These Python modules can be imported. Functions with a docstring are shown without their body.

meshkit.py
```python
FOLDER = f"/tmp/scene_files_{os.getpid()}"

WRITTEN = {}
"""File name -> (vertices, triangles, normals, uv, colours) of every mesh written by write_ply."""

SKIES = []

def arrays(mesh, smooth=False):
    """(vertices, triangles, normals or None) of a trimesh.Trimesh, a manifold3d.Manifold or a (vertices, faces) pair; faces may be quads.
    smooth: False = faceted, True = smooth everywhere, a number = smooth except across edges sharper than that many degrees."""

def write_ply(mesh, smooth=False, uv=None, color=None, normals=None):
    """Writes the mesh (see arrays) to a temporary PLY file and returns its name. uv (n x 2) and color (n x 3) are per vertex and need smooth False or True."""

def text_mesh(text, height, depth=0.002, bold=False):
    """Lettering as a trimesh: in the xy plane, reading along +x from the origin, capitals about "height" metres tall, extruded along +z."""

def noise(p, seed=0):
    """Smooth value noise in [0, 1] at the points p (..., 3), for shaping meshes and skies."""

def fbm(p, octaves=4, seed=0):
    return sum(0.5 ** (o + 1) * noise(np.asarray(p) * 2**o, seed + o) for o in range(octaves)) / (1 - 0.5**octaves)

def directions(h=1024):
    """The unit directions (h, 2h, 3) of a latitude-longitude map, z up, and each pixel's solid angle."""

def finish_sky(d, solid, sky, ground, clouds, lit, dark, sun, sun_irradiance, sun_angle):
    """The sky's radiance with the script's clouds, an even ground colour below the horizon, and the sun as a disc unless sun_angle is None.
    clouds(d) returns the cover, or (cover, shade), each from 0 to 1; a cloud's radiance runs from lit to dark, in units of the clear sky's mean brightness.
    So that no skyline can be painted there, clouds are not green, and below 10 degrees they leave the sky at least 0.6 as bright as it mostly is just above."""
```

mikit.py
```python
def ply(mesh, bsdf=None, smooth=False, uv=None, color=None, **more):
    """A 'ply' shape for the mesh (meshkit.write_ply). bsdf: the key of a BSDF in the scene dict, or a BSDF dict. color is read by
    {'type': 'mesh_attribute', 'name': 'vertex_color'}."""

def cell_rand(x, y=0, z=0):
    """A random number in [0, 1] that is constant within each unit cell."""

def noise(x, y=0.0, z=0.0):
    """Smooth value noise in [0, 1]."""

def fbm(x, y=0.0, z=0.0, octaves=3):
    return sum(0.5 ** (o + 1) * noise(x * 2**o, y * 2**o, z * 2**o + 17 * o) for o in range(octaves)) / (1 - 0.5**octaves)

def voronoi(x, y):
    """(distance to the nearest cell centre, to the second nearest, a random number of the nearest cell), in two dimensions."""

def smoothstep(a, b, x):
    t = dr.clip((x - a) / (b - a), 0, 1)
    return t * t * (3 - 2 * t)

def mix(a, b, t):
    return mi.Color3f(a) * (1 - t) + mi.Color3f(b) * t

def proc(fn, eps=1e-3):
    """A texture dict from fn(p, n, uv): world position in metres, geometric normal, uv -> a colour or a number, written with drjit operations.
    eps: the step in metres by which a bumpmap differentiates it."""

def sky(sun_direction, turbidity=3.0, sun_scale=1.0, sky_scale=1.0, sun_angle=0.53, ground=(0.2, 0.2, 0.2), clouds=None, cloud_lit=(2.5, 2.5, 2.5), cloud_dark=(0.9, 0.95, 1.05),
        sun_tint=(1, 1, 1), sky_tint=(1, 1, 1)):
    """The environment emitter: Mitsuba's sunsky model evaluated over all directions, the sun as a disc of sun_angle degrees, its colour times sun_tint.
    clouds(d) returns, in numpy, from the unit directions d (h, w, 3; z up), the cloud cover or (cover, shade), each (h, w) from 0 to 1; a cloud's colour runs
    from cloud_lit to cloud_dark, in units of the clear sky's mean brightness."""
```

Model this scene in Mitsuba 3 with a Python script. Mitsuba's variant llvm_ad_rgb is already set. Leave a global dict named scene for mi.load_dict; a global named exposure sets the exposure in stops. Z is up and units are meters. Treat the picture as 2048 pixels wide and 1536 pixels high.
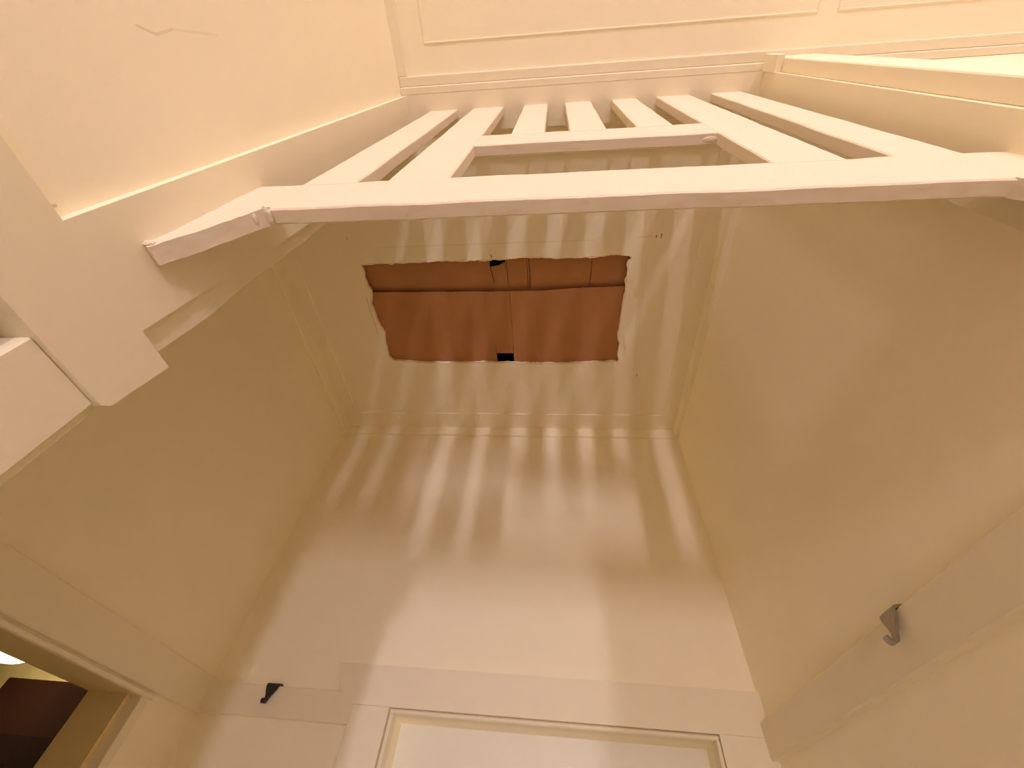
import math
import numpy as np
import drjit as dr
import trimesh
import manifold3d as m3
from shapely.geometry import Polygon
import mitsuba as mi
import mikit
import meshkit

scene, labels = {}, {}
D = 0.14            # metres per layout unit (the screen board stands one unit in front of the camera)
EYE = 1.73          # camera height above the floor


def P(x, y, z):
    return [x * D, y * D, z * D + EYE]


# ------------------------------------------------------------------ camera
FWD, DOWN = np.array([-0.0997, 0.6309, 0.7694]), np.array([0.0027, 0.7735, -0.6338])
O = np.array(P(0, 0, 0))
scene['camera'] = {
    'type': 'perspective', 'fov': 2 * math.degrees(math.atan(1024 / 835.9)), 'fov_axis': 'x', 'near_clip': 0.01, 'far_clip': 100.0,
    'to_world': mi.ScalarTransform4f().look_at(origin=O.tolist(), target=(O + FWD).tolist(), up=(-DOWN).tolist())}

# ------------------------------------------------------------------ light and exposure
exposure = -0.31
LAMP_A = dict(at=(0.4, -32.0, -0.5), r=0.065, h=0.66, power=(252.0, 220.0, 266.0))       # column lantern straight behind the camera
LAMP_B = dict(at=(16.5, -43.8, -7.6), r=0.13, h=1.10, power=(114.0, 99.5, 121.0))       # low column lantern in the rear right of the living room
LAMP_C = dict(at=(-11.15, 8.98, 2.31), r=0.062, weight=0.15, power=(22.0, 18.0, 10.5))      # bowl pendant in the side room

# ------------------------------------------------------------------ materials
N, S = mikit.noise, mikit.smoothstep


def seg_line(px, py, a, b, w):
    """1 on the segment a-b (metres, in a plane), fading over the width w."""
    ax, ay, bx, by = *a, *b
    dx, dy = bx - ax, by - ay
    t = dr.clip(((px - ax) * dx + (py - ay) * dy) / (dx * dx + dy * dy), 0, 1)
    d = dr.sqrt(dr.square(px - ax - t * dx) + dr.square(py - ay - t * dy))
    return 1 - S(w * 0.4, w, d)


PAINT = (0.90, 0.838, 0.635)


def paint_color(p, n, uv):
    v = 0.985 + 0.03 * mikit.fbm(p.x * 3, p.y * 3, p.z * 3)
    return mi.Color3f(*PAINT) * v


TRIM = (0.815, 0.752, 0.565)        # the woodwork: gloss paint, darkened below the walls to tone down strong light


def trim_color(p, n, uv):
    return mi.Color3f(*TRIM) * (0.985 + 0.03 * mikit.fbm(p.x * 3, p.y * 3, p.z * 3))


def screen_color(p, n, uv):  # board colour darkened and warmed to offset the strong direct light
    return mi.Color3f(0.755, 0.668, 0.525) * (0.985 + 0.03 * mikit.fbm(p.x * 3, p.y * 3, p.z * 3))


def roller(p, n, uv):
    return 0.6 * mikit.fbm(p.x * 160, p.y * 160, p.z * 160) + 0.8 * N(p.x * 22, p.y * 22, p.z * 22)


def brushed(p, n, uv):
    return mikit.fbm(p.x * 90, p.y * 90, p.z * 90) + 0.8 * N(p.x * 30, p.y * 30, p.z * 30)


def ceiling_color(p, n, uv):
    c = paint_color(p, n, uv)
    k = mi.Float(0)
    for a, b, w, s in [((-4.62, 3.885), (1.0, 3.865), 0.0016, 0.16), ((2.02, 3.83), (2.36, 3.815), 0.0016, 0.25), ((2.455, 3.80), (2.455, 3.85), 0.0026, 0.8),
                       ((2.565, 3.77), (2.57, 3.86), 0.0026, 0.8), ((2.30, 4.3), (2.42, 8.0), 0.0014, 0.10), ((2.52, 8.05), (2.52, 8.12), 0.003, 0.6),
                       ((-5.28, 5.3), (-5.26, 6.5), 0.003, 0.3), ((-1.62, 4.16), (-1.60, 4.25), 0.003, 0.7), ((-5.3, 3.6), (-5.3, 3.64), 0.004, 0.35)]:
        k = dr.maximum(k, s * seg_line(p.x, p.y, (a[0] * D, a[1] * D), (b[0] * D, b[1] * D), w))
    rub = S(0.6, 0.8, mikit.fbm(p.x * 40, p.y * 12, 3.0)) * S(1.95 * D, 2.0 * D, p.x) * (1 - S(2.05 * D, 2.25 * D, p.x)) * S(4.6 * D, 5 * D, p.y) * (1 - S(7 * D, 7.6 * D, p.y))
    k = dr.maximum(k, 0.25 * rub)
    return mikit.mix(c, (0.12, 0.06, 0.03), k)


def plaster_color(p, n, uv):
    c = paint_color(p, n, uv)
    k = mi.Float(0)
    for a, b, s in [((-0.278, 3.93), (-0.225, 4.09), 0.25), ((-0.225, 4.09), (-0.26, 4.3), 0.22), ((-0.26, 4.3), (-0.226, 4.87), 0.12), ((0.62, 2.5), (0.62, 2.53), 0.5)]:
        k = dr.maximum(k, s * seg_line(p.y, p.z - EYE, (a[0] * D, a[1] * D), (b[0] * D, b[1] * D), 0.002))
    return mikit.mix(c, (0.4, 0.25, 0.12), k)


def card_color(p, n, uv):
    flute = 0.5 + 0.5 * dr.sin(p.x * 900.0)
    blot = mikit.fbm(p.x * 9, p.y * 9, 1.0)
    c = mi.Color3f(0.42, 0.205, 0.085) * (0.92 + 0.05 * flute + 0.12 * blot)
    return c


def bsdf(color, rough=0.5, bump=None, scale=0.0004, spec=0.4, **more):
    b = {'type': 'principled', 'base_color': color if isinstance(color, dict) else {'type': 'rgb', 'value': list(color)}, 'roughness': rough, 'specular': spec, **more}
    if bump is not None:
        b = {'type': 'bumpmap', 'arbitrary': {**mikit.proc(bump, eps=5e-4)}, 'scale': scale, 'bsdf': b}
    return {'type': 'twosided', 'bsdf': b}


scene['paint_wall'] = bsdf(mikit.proc(paint_color), 0.85, roller, 0.00025, spec=0.2)
scene['paint_plaster'] = bsdf(mikit.proc(plaster_color), 0.85, roller, 0.00025, spec=0.2)
scene['paint_ceiling'] = bsdf(mikit.proc(ceiling_color), 0.85, roller, 0.0002, spec=0.2)
scene['paint_trim'] = bsdf(mikit.proc(trim_color), 0.6, brushed, 0.0002, spec=0.35)
scene['paint_screen'] = bsdf(mikit.proc(screen_color), 0.6, brushed, 0.0002, spec=0.3)
scene['paint_rough'] = bsdf(mikit.proc(screen_color), 0.5, brushed, 0.0012, spec=0.4)
scene['paint_door'] = bsdf((0.77, 0.75, 0.60), 0.4, roller, 0.0002)
scene['cardboard'] = bsdf(mikit.proc(card_color), 0.85, None, spec=0.15)
scene['cardboard_dark'] = bsdf((0.13, 0.05, 0.018), 0.9, None, spec=0.1)
scene['paper_torn'] = bsdf((0.80, 0.66, 0.47), 0.9, None, spec=0.1)
scene['attic_wood'] = bsdf((0.05, 0.035, 0.03), 0.9, None, spec=0.1)
scene['dark_wood'] = bsdf((0.030, 0.009, 0.0035), 0.8, None, spec=0.15)
scene['darker_wood'] = bsdf((0.016, 0.005, 0.002), 0.8, None, spec=0.15)
scene['floor_wood'] = bsdf(mikit.proc(lambda p, n, uv: mikit.mix((0.38, 0.31, 0.23), (0.46, 0.38, 0.29), mikit.fbm(p.x * 20, p.y * 2, 0.0))), 0.35, None)
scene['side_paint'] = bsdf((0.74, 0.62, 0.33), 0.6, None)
scene['floor_brown'] = bsdf((0.26, 0.19, 0.12), 0.5, None)
scene['paint_dim'] = bsdf((0.30, 0.28, 0.25), 0.7, None)
scene['hook_metal'] = bsdf((0.36, 0.33, 0.28), 0.26, None, metallic=0.95)
scene['hook_black'] = bsdf((0.022, 0.016, 0.012), 0.45, None)
scene['brass'] = bsdf((0.55, 0.40, 0.2), 0.3, None, metallic=1.0)


# ------------------------------------------------------------------ mesh helpers (all in layout units)
def to_world(m):
    m = m.copy()
    m.vertices = np.asarray(m.vertices) * D + [0, 0, EYE]
    return m


def tri(man):
    k = man.to_mesh()
    return trimesh.Trimesh(k.vert_properties[:, :3], k.tri_verts, process=False)


def box(x0, x1, y0, y1, z0, z1, b=0.0):
    if b <= 0:
        m = trimesh.creation.box((x1 - x0, y1 - y0, z1 - z0))
        m.apply_translation(((x0 + x1) / 2, (y0 + y1) / 2, (z0 + z1) / 2))
        return m
    pts = []
    for sx in (0, 1):
        for sy in (0, 1):
            for sz in (0, 1):
                c = np.array([(x0, x1)[sx], (y0, y1)[sy], (z0, z1)[sz]])
                i = np.array([b if s == 0 else -b for s in (sx, sy, sz)])
                for k in range(3):
                    q = c + i
                    q[k] = c[k]
                    pts.append(q)
    return trimesh.convex.convex_hull(np.array(pts))


def wobble(m, step, amp, freq, seed, rough=0.0):
    """Refines a closed mesh to the edge length step and shifts it by smooth noise: a hand-cut, many times painted board."""
    man = m3.Manifold(m3.Mesh(np.asarray(m.vertices, np.float32), np.asarray(m.faces, np.uint32))).refine_to_length(step)
    r = tri(man)
    v = np.array(r.vertices)
    d = np.stack([meshkit.fbm(v * freq + 13 * k, 2, seed + k) - 0.5 for k in range(3)], 1) * 2 * amp
    if rough:
        d += np.stack([meshkit.fbm(v * freq * 7 + 5 * k, 2, seed + 9 + k) - 0.5 for k in range(3)], 1) * 2 * rough
    r.vertices = v + d
    return r


def extrude(poly, t0, t1, axis):
    """Extrudes a shapely polygon between t0 and t1 along the axis: 'y' (polygon in x, z), 'x' (polygon in y, z) or 'z' (polygon in x, y)."""
    m = trimesh.creation.extrude_polygon(poly, t1 - t0, engine='earcut')
    v = np.array(m.vertices)
    a, b, c = v[:, 0], v[:, 1], v[:, 2] + t0
    m.vertices = np.stack({'y': (a, c, b), 'x': (c, a, b), 'z': (a, b, c)}[axis], 1)
    m.fix_normals()
    return m


def join(*ms):
    return trimesh.util.concatenate(ms)


def add(key, mesh, mat, label=None, cat=None, group=None, kind=None, smooth=False):
    base, i = key, 0
    while key in scene:
        i += 1
        key = f'{base}_{i:03d}'
    scene[key] = mikit.ply(to_world(mesh), mat, smooth=smooth)
    tag(key, label, cat, group, kind)
    return key


def tag(key, label=None, cat=None, group=None, kind=None):
    e = {k: v for k, v in dict(label=label, category=cat, group=group, kind=kind).items() if v}
    if e:
        labels[key] = {**labels.get(key, {}), **e}


def struct(key, mesh, mat='paint_wall', label=None, smooth=False):
    return add(key, mesh, mat, label, None, None, 'structure' if '__' not in key else None, smooth)


# ------------------------------------------------------------------ the setting
FL = -EYE / D            # floor level
TOP = 10.3               # ceilings
HX0, HX1, HY1 = -7.5, 4.1, 10.5          # hall: left wall, right wall, back wall
JL, JR = -3.05, 3.95                     # jamb faces of the wide opening
R0, R1 = 1.865, 2.43                     # picture rail, bottom and top
LX1, LY0 = 24.0, -54.0                   # living room: right wall, rear wall

struct('floor', box(-4, LX1, LY0, 1.2, FL - 1, FL), 'floor_wood', 'dark wooden floor of the living room')
struct('floor_hall', box(-32, LX1, 1.2, 14, FL - 1, FL), 'floor_brown', 'brown wooden floor of the hall')

# living room walls
struct('wall_left', box(-3.9, -3.15, LY0, 0.9, FL, TOP), 'paint_plaster', 'smooth cream plaster wall above the picture rail, left of the slatted screen')
struct('wall_right', box(LX1, LX1 + 1, LY0, 1.6, FL, TOP), 'paint_dim', 'grey wall at the far right of the living room')
struct('wall_rear', box(-3.9, LX1, LY0 - 1, LY0, FL, TOP), 'paint_dim', 'grey wall at the rear of the living room')

# partition between living room and hall, with the wide opening
part = join(box(JR, LX1, 0.75, 1.50, FL, TOP), box(-3.9, JL - 0.03, 1.17, 1.71, FL, R0))
struct('wall_front', join(box(JR, LX1, 0.70, 1.50, FL, TOP),
                          extrude(Polygon([(0.685, R1 - 0.05), (1.49, R1 - 0.05), (1.60, 5.2), (1.61, TOP), (0.715, TOP)]), -3.9, JL, 'x'),
                          box(HX0, -3.9, 1.0, 1.6, FL, TOP), box(JL - 0.1, JR + 0.1, 0.70, 1.39, 10.2, 11.0)),
       'paint_trim', 'cream partition with the wide opening that holds the slatted screen')
struct('trim_1', box(-3.4, JL - 0.035, 1.17, 1.71, FL, R0 - 0.005, 0.012), 'paint_trim', 'square cream post of the opening below the picture rail')
struct('trim_2', wobble(extrude(Polygon([(1.42, R1 - 0.04), (1.70, R1 - 0.02), (1.735, 2.52), (1.75, 3.4), (1.755, 4.4), (1.74, TOP), (1.42, TOP)]), -3.8, JL - 0.075, 'x'), 0.25, 0.022, 1.6, 3),
       'paint_trim', 'narrow cream casing strip on the hall side of the left jamb', smooth=40)
rail_l = extrude(Polygon([(LY0, R0), (1.73, R0), (1.775, R0 + 0.05), (1.83, R1), (LY0, R1)]), -3.3, JL, 'x')
struct('trim_20', box(-3.8, JL - 0.12, 1.55, 1.80, FL, R0 - 0.03, 0.01), 'paint_trim', 'narrow cream casing strip behind the square post')
struct('trim_3', rail_l, 'paint_trim', 'cream picture rail running along the left wall and across the jamb')
struct('trim_4', box(JR + 0.09, JR + 0.85, 0.49, 0.705, FL, TOP - 0.02, 0.015), 'paint_trim', 'flat cream casing board right of the opening')
struct('trim_5', box(JR - 0.04, JR + 0.09, 0.44, 0.71, 9.7, TOP, 0.01), 'paint_trim', 'small cream block at the top of the right casing')
struct('trim_6', box(JL - 0.1, LX1, 0.565, 0.705, 10.21, 10.45, 0.02), 'paint_trim', 'cream bead along the head of the opening')
struct('trim_7', box(JL - 0.1, LX1, 0.39, 0.57, 10.245, 10.5, 0.02), 'paint_trim', 'flat cream strip between the head of the opening and the living room ceiling')
struct('trim_8', box(-3.2, JL + 0.09, LY0, 0.40, 10.25, 10.5, 0.02), 'paint_trim', 'flat cream strip along the top of the left wall')

# living room ceiling with beaded panels
struct('ceiling_front', box(-3.9, LX1 + 1, LY0 - 1, 0.70, TOP, TOP + 0.6), 'paint_wall', 'cream living room ceiling with beaded panels')


def bead(x0, x1, y0, y1, z, r):
    """A half-round strip under the ceiling, along x or y."""
    a = np.linspace(0, math.pi, 9)
    pr = Polygon([(r * math.cos(t), -r * math.sin(t)) for t in a])
    if x1 - x0 > y1 - y0:
        m = extrude(pr, x0, x1, 'x')
        m.apply_translation((0, (y0 + y1) / 2, z))
    else:
        m = extrude(pr, y0, y1, 'y')
        m.apply_translation(((x0 + x1) / 2, 0, z))
    return m


for x0, x1 in ((-2.53, 4.63), (4.96, 12.1), (12.43, 19.6)):
    for a in ((x0, x1, -0.11, -0.09), (x0, x1, -9.1, -9.08), (x0, x0 + 0.02, -9.1, -0.1), (x1 - 0.02, x1, -9.1, -0.1)):
        struct('ceiling_front__panel_bead', bead(*a, TOP, 0.02), 'paint_trim')

# hall walls
DY0, DY1, DZ = 3.0, 9.0, 1.735           # doorway in the left wall
struct('wall_hall_left', join(box(HX0 - 1.0, HX0, 1.0, DY0, FL, TOP), box(HX0 - 1.0, HX0, DY1, HY1 + 1.0, FL, TOP), box(HX0 - 1.0, HX0, DY0, DY1, DZ, TOP)),
       'paint_wall', 'cream left wall of the hall with the doorway to the side room')
struct('wall_hall_right', box(HX1, HX1 + 0.8, 1.0, HY1 + 1.0, FL, TOP), 'paint_wall', 'cream right wall of the hall')
BX0, BX1, BZ = -3.25, 3.07, 2.11         # door opening in the back wall
struct('wall_back', join(box(HX0 - 1, BX0, HY1, HY1 + 1.0, FL, TOP), box(BX1, HX1 + 0.8, HY1, HY1 + 1.0, FL, TOP), box(BX0, BX1, HY1, HY1 + 1.0, BZ, TOP)),
       'paint_wall', 'cream back wall of the hall above the white door')

# picture rails of the hall
struct('trim_9', box(HX0 - 0.2, HX0 + 0.09, 1.6, HY1, 1.845, R1 + 0.03, 0.015), 'paint_trim', 'cream picture rail on the left wall of the hall')
struct('trim_10', box(JR, HX1 + 0.2, 1.5, HY1 - 0.02, R0, R1, 0.02), 'paint_trim', 'cream picture rail on the right wall of the hall')
struct('trim_11', box(HX0, -4.1, HY1 - 0.117, HY1 + 0.2, R0, R1 - 0.025, 0.012), 'paint_trim', 'cream picture rail on the back wall left of the door')
struct('trim_12', box(HX0 - 0.2, HX0 + 0.05, DY0 - 0.05, DY1 + 0.12, DZ - 0.005, DZ + 0.075, 0.015), 'paint_trim', 'thin cream bead along the head of the side doorway')
struct('trim_13', box(HX0 - 1.0, HX0 + 0.045, DY1 - 0.19, DY1 + 0.03, FL, DZ, 0.012), 'paint_trim', 'cream stop strip of the side doorway')
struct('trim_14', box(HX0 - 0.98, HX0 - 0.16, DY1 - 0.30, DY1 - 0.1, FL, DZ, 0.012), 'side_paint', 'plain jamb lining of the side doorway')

# hall ceiling with the ragged hole


def ragged(pts, step, amp, seed):
    """The outline through pts with a torn edge."""
    out, s = [], 0.0
    pts = [np.array(p, float) for p in pts]
    for a, b in zip(pts, pts[1:] + pts[:1]):
        n = max(1, int(np.linalg.norm(b - a) / step))
        t = (b - a) / (np.linalg.norm(b - a) + 1e-9)
        nn = np.array([-t[1], t[0]])
        for k in range(n):
            q = a + (b - a) * k / n
            w = min(1.0, k / 3, (n - k) / 3) if n > 6 else 0.0
            h = (meshkit.fbm(np.array([[(s + k) * 0.11, seed, 0.5]]), 4, seed)[0] - 0.5) * 2 * amp
            out.append(q + nn * h * w)
        s += n
    return Polygon(out).buffer(0)


hole_pts = [(-5.14, 4.335), (-1.52, 4.29), (-0.6, 4.27), (0.4, 4.30), (1.74, 4.27), (1.88, 4.29), (1.95, 4.36), (1.86, 4.42), (1.87, 5.2), (1.825, 6.1), (1.82, 6.75), (1.90, 6.92), (1.87, 7.3), (1.93, 7.50), (1.90, 7.60),
            (1.80, 7.57), (0.2, 7.64), (-1.6, 7.60), (-4.0, 7.60), (-5.02, 7.52), (-5.12, 7.40), (-5.13, 6.9), (-5.05, 6.5), (-5.16, 6.1), (-5.20, 5.5), (-5.06, 5.1), (-5.14, 4.95)]
hole = ragged(hole_pts, 0.03, 0.05, 5)
BOARD = 0.09
ceil = extrude(Polygon([(HX0 - 1, 1.38), (HX1 + 0.8, 1.38), (HX1 + 0.8, HY1 + 1), (HX0 - 1, HY1 + 1)]).difference(hole), TOP, TOP + BOARD, 'z')
struct('ceiling', ceil, 'paint_ceiling', 'cream hall ceiling with a ragged rectangular hole cut through its board')
# torn paper lip around the hole
lip = hole.buffer(0.012).difference(ragged([tuple(np.array(p) * [0.9985, 1.0]) for p in hole_pts], 0.03, 0.075, 23).buffer(-0.012))
lip = [g for g in getattr(lip, 'geoms', [lip]) if g.area > 1e-4]
struct('ceiling__torn_edge', join(*[extrude(g, TOP - 0.004, TOP + 0.02, 'z') for g in lip]), 'paper_torn', 'torn paper edge of the ceiling board around the hole')
# flat border boards around the ceiling and the strips at its top corners
for b in ((HX0, -6.9, 1.6, HY1), (3.5, HX1, 1.6, HY1), (-6.9, 3.5, 9.74, HY1)):
    struct('ceiling__border_board', box(*b, TOP - 0.035, TOP + 0.02, 0.008), 'paint_ceiling')
struct('trim_15', box(HX0, HX1, HY1 - 0.1, HY1 + 0.2, 9.92, TOP, 0.015), 'paint_wall', 'cream cove strip at the top of the back wall')
struct('trim_16', box(HX0 - 0.2, HX0 + 0.12, 1.6, HY1, 9.92, TOP, 0.015), 'paint_wall', 'cream cove strip at the top of the left wall of the hall')
struct('trim_17', extrude(Polygon([(HX1 + 0.3, 1.6), (3.89, 1.6), (4.0, HY1), (HX1 + 0.3, HY1)]), 9.92, TOP, 'z'), 'paint_wall', 'cream cove strip at the top of the right wall of the hall')
struct('trim_18', join(box(HX0, HX1, 1.5, 1.92, 10.235, TOP, 0.015), box(JL - 0.5, JR + 0.3, 1.36, 1.56, 10.285, 10.6)), 'paint_wall', 'cream cove strip above the hall side of the opening')
struct('roof', join(box(HX0 - 1, HX1 + 1, 1.4, HY1 + 1, TOP + 1.6, TOP + 1.8), box(HX0 - 1, HX0 - 0.9, 1.4, HY1 + 1, TOP, TOP + 1.7), box(HX1 + 0.7, HX1 + 0.8, 1.4, HY1 + 1, TOP, TOP + 1.7),
                   box(HX0 - 1, HX1 + 1, 1.3, 1.4, TOP, TOP + 1.7), box(HX0 - 1, HX1 + 1, HY1 + 0.9, HY1 + 1, TOP, TOP + 1.7)), 'attic_wood', 'dark boards of the roof space above the hole')

# white door in the back wall
struct('door_1', box(BX0 - 0.05, BX1 + 0.05, 11.22, 11.5, FL, BZ + 0.05), 'paint_door', 'plain white door set deep in its frame in the back wall')
struct('door_1__head_casing', extrude(Polygon([(-4.72, 2.925), (4.19, 2.925), (4.13, 2.45), (4.1, 2.2), (-4.36, 2.2)]), HY1 - 0.12, HY1 + 0.1, 'y'), 'paint_trim')
struct('door_1__side_casing', box(-4.12, BX0 - 0.09, HY1 - 0.12, HY1 + 0.1, FL, 2.199, 0.003), 'paint_trim')
struct('door_1__side_casing', box(BX1 + 0.07, 4.11, HY1 - 0.12, HY1 + 0.1, FL, 2.199, 0.003), 'paint_trim')
zt = BZ + 0.07
for b in ((BX0 - 0.065, BX1 + 0.06, BZ - 0.005, zt), (BX0 - 0.065, BX0 + 0.01, FL, BZ), (BX1 - 0.015, BX1 + 0.06, FL, BZ)):
    struct('door_1__frame_bead', box(b[0], b[1], HY1 - 0.105, HY1 + 0.2, b[2], b[3], 0.022), 'paint_trim')
struct('door_1__frame_lining', join(box(BX0 - 0.06, BX0, HY1 + 0.1, HY1 + 0.95, FL, BZ + 0.06), box(BX1, BX1 + 0.06, HY1 + 0.1, HY1 + 0.95, FL, BZ + 0.06),
                                   box(BX0 - 0.06, BX1 + 0.06, HY1 + 0.1, HY1 + 0.95, BZ, BZ + 0.06)), 'paint_trim')

# side room
struct('trim_19', box(HX0 - 0.99, HX0 + 0.0, DY0, DY1, DZ - 0.012, DZ + 0.02, 0.004), 'side_paint', 'head lining of the side doorway, coloured ochre in place of its shade')  # ochre colour stands in for the shade under the door head
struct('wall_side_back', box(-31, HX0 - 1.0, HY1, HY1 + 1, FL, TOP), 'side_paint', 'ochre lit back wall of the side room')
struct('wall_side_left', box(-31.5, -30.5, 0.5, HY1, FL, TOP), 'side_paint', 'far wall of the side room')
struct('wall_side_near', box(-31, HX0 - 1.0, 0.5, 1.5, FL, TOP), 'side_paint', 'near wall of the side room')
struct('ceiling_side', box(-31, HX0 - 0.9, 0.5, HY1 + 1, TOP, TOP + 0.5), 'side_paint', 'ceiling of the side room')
struct('door_2', box(-12.2, -8.75, HY1 - 0.14, HY1 + 0.3, FL, 2.17, 0.02), 'dark_wood', 'dark brown wooden door in the back wall of the side room')
struct('door_2__panel', box(-11.7, -9.2, HY1 - 0.15, HY1 - 0.05, -5, 1.24, 0.01), 'darker_wood')

# ------------------------------------------------------------------ the slatted screen
SY0, SY1 = 1.0, 1.14
SB, ST = 3.64, 4.47
tag('slatted_screen', 'cream painted wooden slatted screen filling the top of the wide opening', 'screen')
W = 0.0075
add('slatted_screen__bottom_rail', wobble(box(JL - 0.02, JR + 0.02, SY0, SY1, SB, ST, 0.014), 0.07, W, 2.0, 11, 0.003), 'paint_rough', smooth=35)
add('slatted_screen__middle_rail', wobble(box(-1.10, 2.06, SY0 + 0.002, SY1 - 0.002, 6.10, 6.84, 0.012), 0.07, W, 2.0, 21, 0.003), 'paint_rough', smooth=35)
slats = [(-2.585, -2.003, ST), (-1.68, -1.04, ST), (-0.617, -0.14, 6.84), (0.21, 0.72, 6.84), (1.13, 1.616, 6.84), (2.0, 2.64, ST), (3.05, 3.61, ST)]
for i, (x0, x1, z0) in enumerate(slats):
    add('slatted_screen__slat', wobble(box(x0, x1, SY0, SY1, z0 - 0.05, 10.22, 0.012), 0.12, W * 0.8, 1.4, 31 + 7 * i, 0.002), 'paint_screen', smooth=35)
lb = [(JL - 0.02, 3.66), (JL - 0.02, 2.86), (-2.985, 2.80), (-2.945, 2.86), (-2.905, 2.93), (-2.875, 2.98), (-2.545, 3.60), (-2.50, 3.66)]
rb = [(0.9 - x, z) for x, z in lb][::-1]
for k, pl in enumerate((lb, rb)):
    m = wobble(extrude(Polygon(pl), SY0 - 0.004, SY1 + 0.004, 'y'), 0.06, 0.014, 3.0, 71 + k, 0.006)
    add('slatted_screen__corner_bracket', m, 'paint_rough', smooth=35)
# lumps of old paint where the boards meet
for k, (c, sx, sy, sz) in enumerate((((-2.535, 1.06, 3.625), 0.045, 0.08, 0.022), ((-2.60, 1.05, 3.535), 0.03, 0.06, 0.03), ((-3.03, 0.995, 2.87), 0.05, 0.02, 0.035), ((1.92, 1.075, 6.103), 0.085, 0.035, 0.014))):
    m = trimesh.creation.icosphere(4, 1.0)
    m.vertices *= 0.75 + 0.5 * meshkit.fbm(np.array(m.vertices) * 2.2, 3, 90 + k)[:, None]
    m.apply_transform(np.diag([sx, sy, sz, 1]))
    m.apply_translation(c)
    add('slatted_screen__paint_lump', m, 'paint_screen', smooth=True)

# ------------------------------------------------------------------ cardboard over the hole


def sheet(poly, z, sag, seed, t=0.035):
    """A cardboard sheet, finely meshed and gently warped."""
    m = extrude(poly, z, z + t, 'z')
    man = m3.Manifold(m3.Mesh(np.asarray(m.vertices, np.float32), np.asarray(m.faces, np.uint32)))
    m = tri(man.refine_to_length(0.12))
    v = np.array(m.vertices)
    v[:, 2] += sag(v[:, 0], v[:, 1]) + 0.004 * (meshkit.fbm(v * [0.7, 0.7, 0], 2, seed) - 0.5)
    m.vertices = v
    return m


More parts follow.
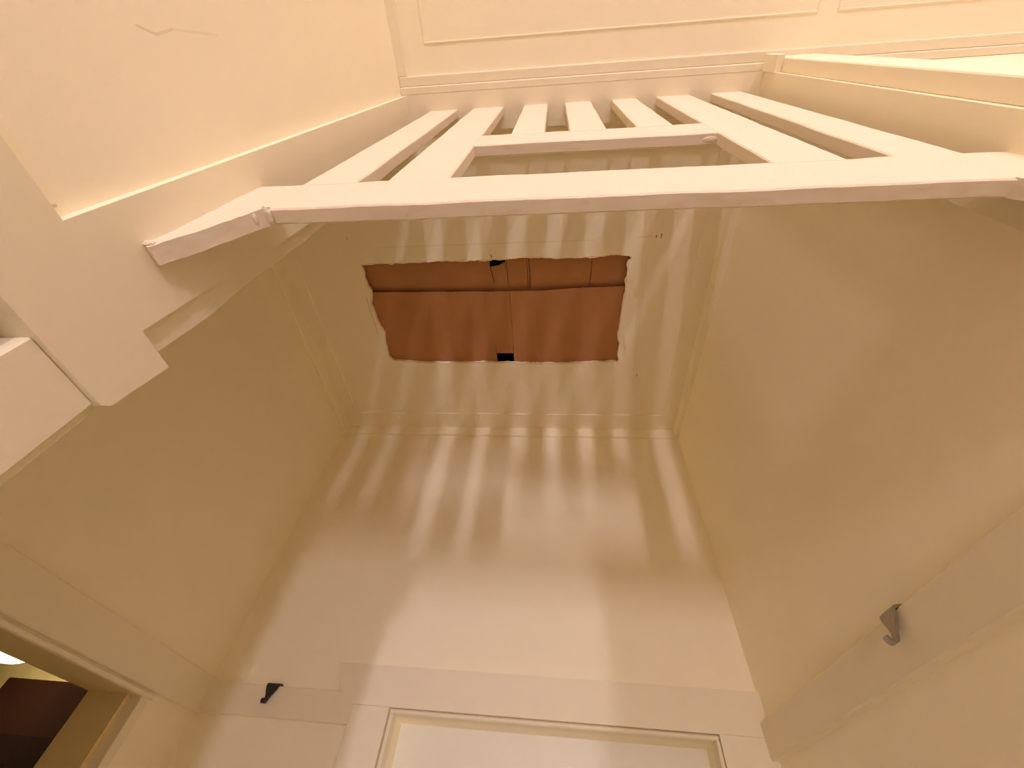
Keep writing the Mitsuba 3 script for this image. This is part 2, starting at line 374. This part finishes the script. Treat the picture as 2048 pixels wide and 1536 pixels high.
low = Polygon([(-5.6, 5.20), (-1.5, 5.262), (-0.4, 5.265), (0.6, 5.205), (2.3, 5.17), (2.3, 8.2), (-1.225, 8.2), (-1.225, 7.315), (-1.745, 7.315), (-1.745, 8.2), (-5.6, 8.2)])
up = Polygon([(-5.6, 3.9), (-1.70, 3.9), (-1.70, 4.57), (-1.45, 4.52), (-1.285, 4.43), (-1.285, 3.9), (2.3, 3.9), (2.3, 5.6), (-5.6, 5.6)])
sg = lambda x, y: 0.0 * x  # noqa: E731
add('cardboard_sheet', sheet(low, TOP + BOARD + 0.01, sg, 3), 'cardboard', 'larger brown cardboard sheet across the back of the ceiling hole, square notch at far edge', 'cardboard')
add('cardboard_sheet_001', sheet(up, TOP + BOARD + 0.075, lambda x, y: 0.10 * np.clip((y - 4.6) / 0.7, 0, 1) ** 2, 4), 'cardboard',
    'narrow creased brown cardboard strip across the front of the ceiling hole', 'cardboard')


def crease(x0, y0, x1, y1, z, r=0.008):
    a, b = np.array([x0, y0, z]), np.array([x1, y1, z])
    m = trimesh.creation.cylinder(r, segment=[a, b], sections=8)
    return m


zu = TOP + BOARD + 0.075
for c in ((-1.25, 4.34, -1.24, 5.1, 0.006), (-0.665, 4.2, -0.64, 5.22, 0.009), (-0.72, 4.2, -0.70, 5.22, 0.005), (0.97, 4.2, 0.955, 5.2, 0.007)):
    add('cardboard_sheet_001__crease', crease(*c[:4], zu, c[4]), 'cardboard_dark')
for c in ((-1.69, 4.56, -1.66, 4.75, 0.009), (-1.665, 4.75, -1.62, 5.02, 0.008), (-1.29, 4.43, -1.28, 4.66, 0.006)):
    add('cardboard_sheet_001__slit', crease(*c[:4], zu, c[4]), 'cardboard_dark')
add('cardboard_sheet__crease', crease(-1.215, 5.3, -1.21, 7.3, TOP + BOARD + 0.008, 0.004), 'cardboard_dark')
for c in ((-1.745, 7.32, -1.75, 7.02, 0.006), (-1.225, 7.32, -1.23, 7.0, 0.005)):
    add('cardboard_sheet__slit', crease(*c[:4], TOP + BOARD + 0.008, c[4]), 'cardboard_dark')

# ------------------------------------------------------------------ picture rail hooks


def hook():
    """A hook bent from one strap: over the rail top, a wide plate narrowing downwards, then a curl. Local: x = width, -y = out of the rail, z = up from the rail top."""
    prof = [(0.16, -0.05, 0.135), (0.14, 0.02, 0.135), (0.06, 0.035, 0.135), (-0.03, 0.02, 0.135), (-0.045, -0.03, 0.125), (-0.052, -0.09, 0.10), (-0.062, -0.15, 0.062), (-0.075, -0.205, 0.042), (-0.092, -0.25, 0.040),
            (-0.115, -0.285, 0.042), (-0.15, -0.295, 0.043), (-0.18, -0.275, 0.042), (-0.19, -0.235, 0.034)]
    p = np.array(prof)
    from scipy.interpolate import CubicSpline
    t = np.arange(len(p))
    tt = np.linspace(0, len(p) - 1, 61)
    q = np.stack([np.interp(tt, t, p[:, 0]), np.interp(tt, t, p[:, 1]), np.interp(tt, t, p[:, 2])], 1)
    for _ in range(3):
        q[1:-1] = 0.25 * q[:-2] + 0.5 * q[1:-1] + 0.25 * q[2:]
    d = np.gradient(q[:, :2], axis=0)
    d /= np.linalg.norm(d, axis=1, keepdims=True)
    nrm = np.stack([-d[:, 1], d[:, 0]], 1)
    h = 0.016
    v, f = [], []
    for (y, z, w), n in zip(q, nrm):
        a, b = (y + n[0] * h, z + n[1] * h), (y - n[0] * h, z - n[1] * h)
        v += [(-w, *a), (w, *a), (w, *b), (-w, *b)]
    for i in range(len(q) - 1):
        for k in range(4):
            a, b = 4 * i + k, 4 * i + (k + 1) % 4
            f += [(a, b, b + 4), (a, b + 4, a + 4)]
    e = 4 * (len(q) - 1)
    f += [(0, 2, 1), (0, 3, 2), (e, e + 1, e + 2), (e, e + 2, e + 3)]
    m = trimesh.Trimesh(v, f, process=False)
    m.fix_normals()
    return m


h1 = hook()
h1.apply_scale((1.05, 1.0, 1.12))
h1.apply_translation((-5.97, HY1 - 0.12, R1 - 0.03))
add('rail_hook', h1, 'hook_black', 'black metal hook on the picture rail of the back wall left of the door', 'hook', smooth=40)
h2 = hook()
h2.apply_transform(trimesh.transformations.rotation_matrix(-math.pi / 2, (0, 0, 1)))
h2.apply_scale(1.08)
h2.apply_translation((JR, 5.46, R1 - 0.01))
add('rail_hook_001', h2, 'hook_metal', 'shiny grey metal hook on the picture rail of the right wall', 'hook', smooth=40)


# ------------------------------------------------------------------ lamps
def lathe(prof, at):
    m = trimesh.creation.revolve(np.array(prof), sections=48)
    m.apply_translation(at)
    return m


def floor_lamp(key, spec, label):
    x, y, z = spec['at']
    r, h = spec['r'] / D, spec['h'] / D / 2
    tag(key, label, 'lamp')
    add(key + '__base', lathe([(0, FL), (1.4, FL), (1.4, FL + 0.12), (0.25, FL + 0.25), (0, FL + 0.25)], (x, y, 0)), 'brass', smooth=40)
    add(key + '__pole', lathe([(0, FL + 0.2), (0.09, FL + 0.2), (0.09, z - h - 0.1), (0, z - h - 0.1)], (x, y, 0)), 'brass', smooth=40)
    add(key + '__holder', lathe([(0, z - h - 0.15), (r + 0.1, z - h - 0.15), (r + 0.1, z - h), (0, z - h)], (x, y, 0)), 'brass', smooth=40)
    add(key + '__cap', lathe([(0, z + h), (r + 0.1, z + h), (r + 0.1, z + h + 0.15), (0, z + h + 0.15)], (x, y, 0)), 'brass', smooth=40)
    k = key + '__shade'
    add(k, lathe([(0, z - h), (r, z - h), (r, z + h), (0, z + h)], (x, y, 0)), 'paper_torn', 'glowing white paper shade', smooth=40)
    scene[k]['emitter'] = {'type': 'area', 'sampling_weight': spec.get('weight', 1.0), 'radiance': {'type': 'rgb', 'value': list(spec['power'])}}


floor_lamp('floor_lamp', LAMP_A, 'small column lantern standing in the living room straight behind the camera')
floor_lamp('floor_lamp_001', LAMP_B, 'low column lantern standing in the rear right of the living room')

x, y, z = LAMP_C['at']
r = LAMP_C['r'] / D
tag('pendant_lamp', 'glowing bowl pendant lamp seen through the doorway at the left edge', 'lamp')
bowl = [(0, z - 0.45 * r)] + [(r * 1.15 * math.sin(t), z + 0.1 * r - 0.55 * r * math.cos(t)) for t in np.linspace(0.15, math.pi / 2, 12)] + [(0.25 * r, z + 0.75 * r), (0, z + 0.75 * r)]
add('pendant_lamp__bowl', lathe(bowl, (x, y, 0)), 'paper_torn', 'glowing frosted glass bowl', smooth=50)
scene['pendant_lamp__bowl']['emitter'] = {'type': 'area', 'sampling_weight': LAMP_C['weight'], 'radiance': {'type': 'rgb', 'value': list(LAMP_C['power'])}}
add('pendant_lamp__holder', lathe([(0, z + 0.70 * r), (0.28 * r, z + 0.70 * r), (0.15 * r, z + 1.3 * r), (0, z + 1.3 * r)], (x, y, 0)), 'brass', smooth=40)
add('pendant_lamp__cord', lathe([(0, z + 1.2 * r), (0.03, z + 1.2 * r), (0.03, TOP - 0.1), (0, TOP - 0.1)], (x, y, 0)), 'hook_black', smooth=40)
add('pendant_lamp__rose', lathe([(0, TOP - 0.25), (0.3, TOP - 0.2), (0.42, TOP), (0, TOP)], (x, y, 0)), 'brass', smooth=40)
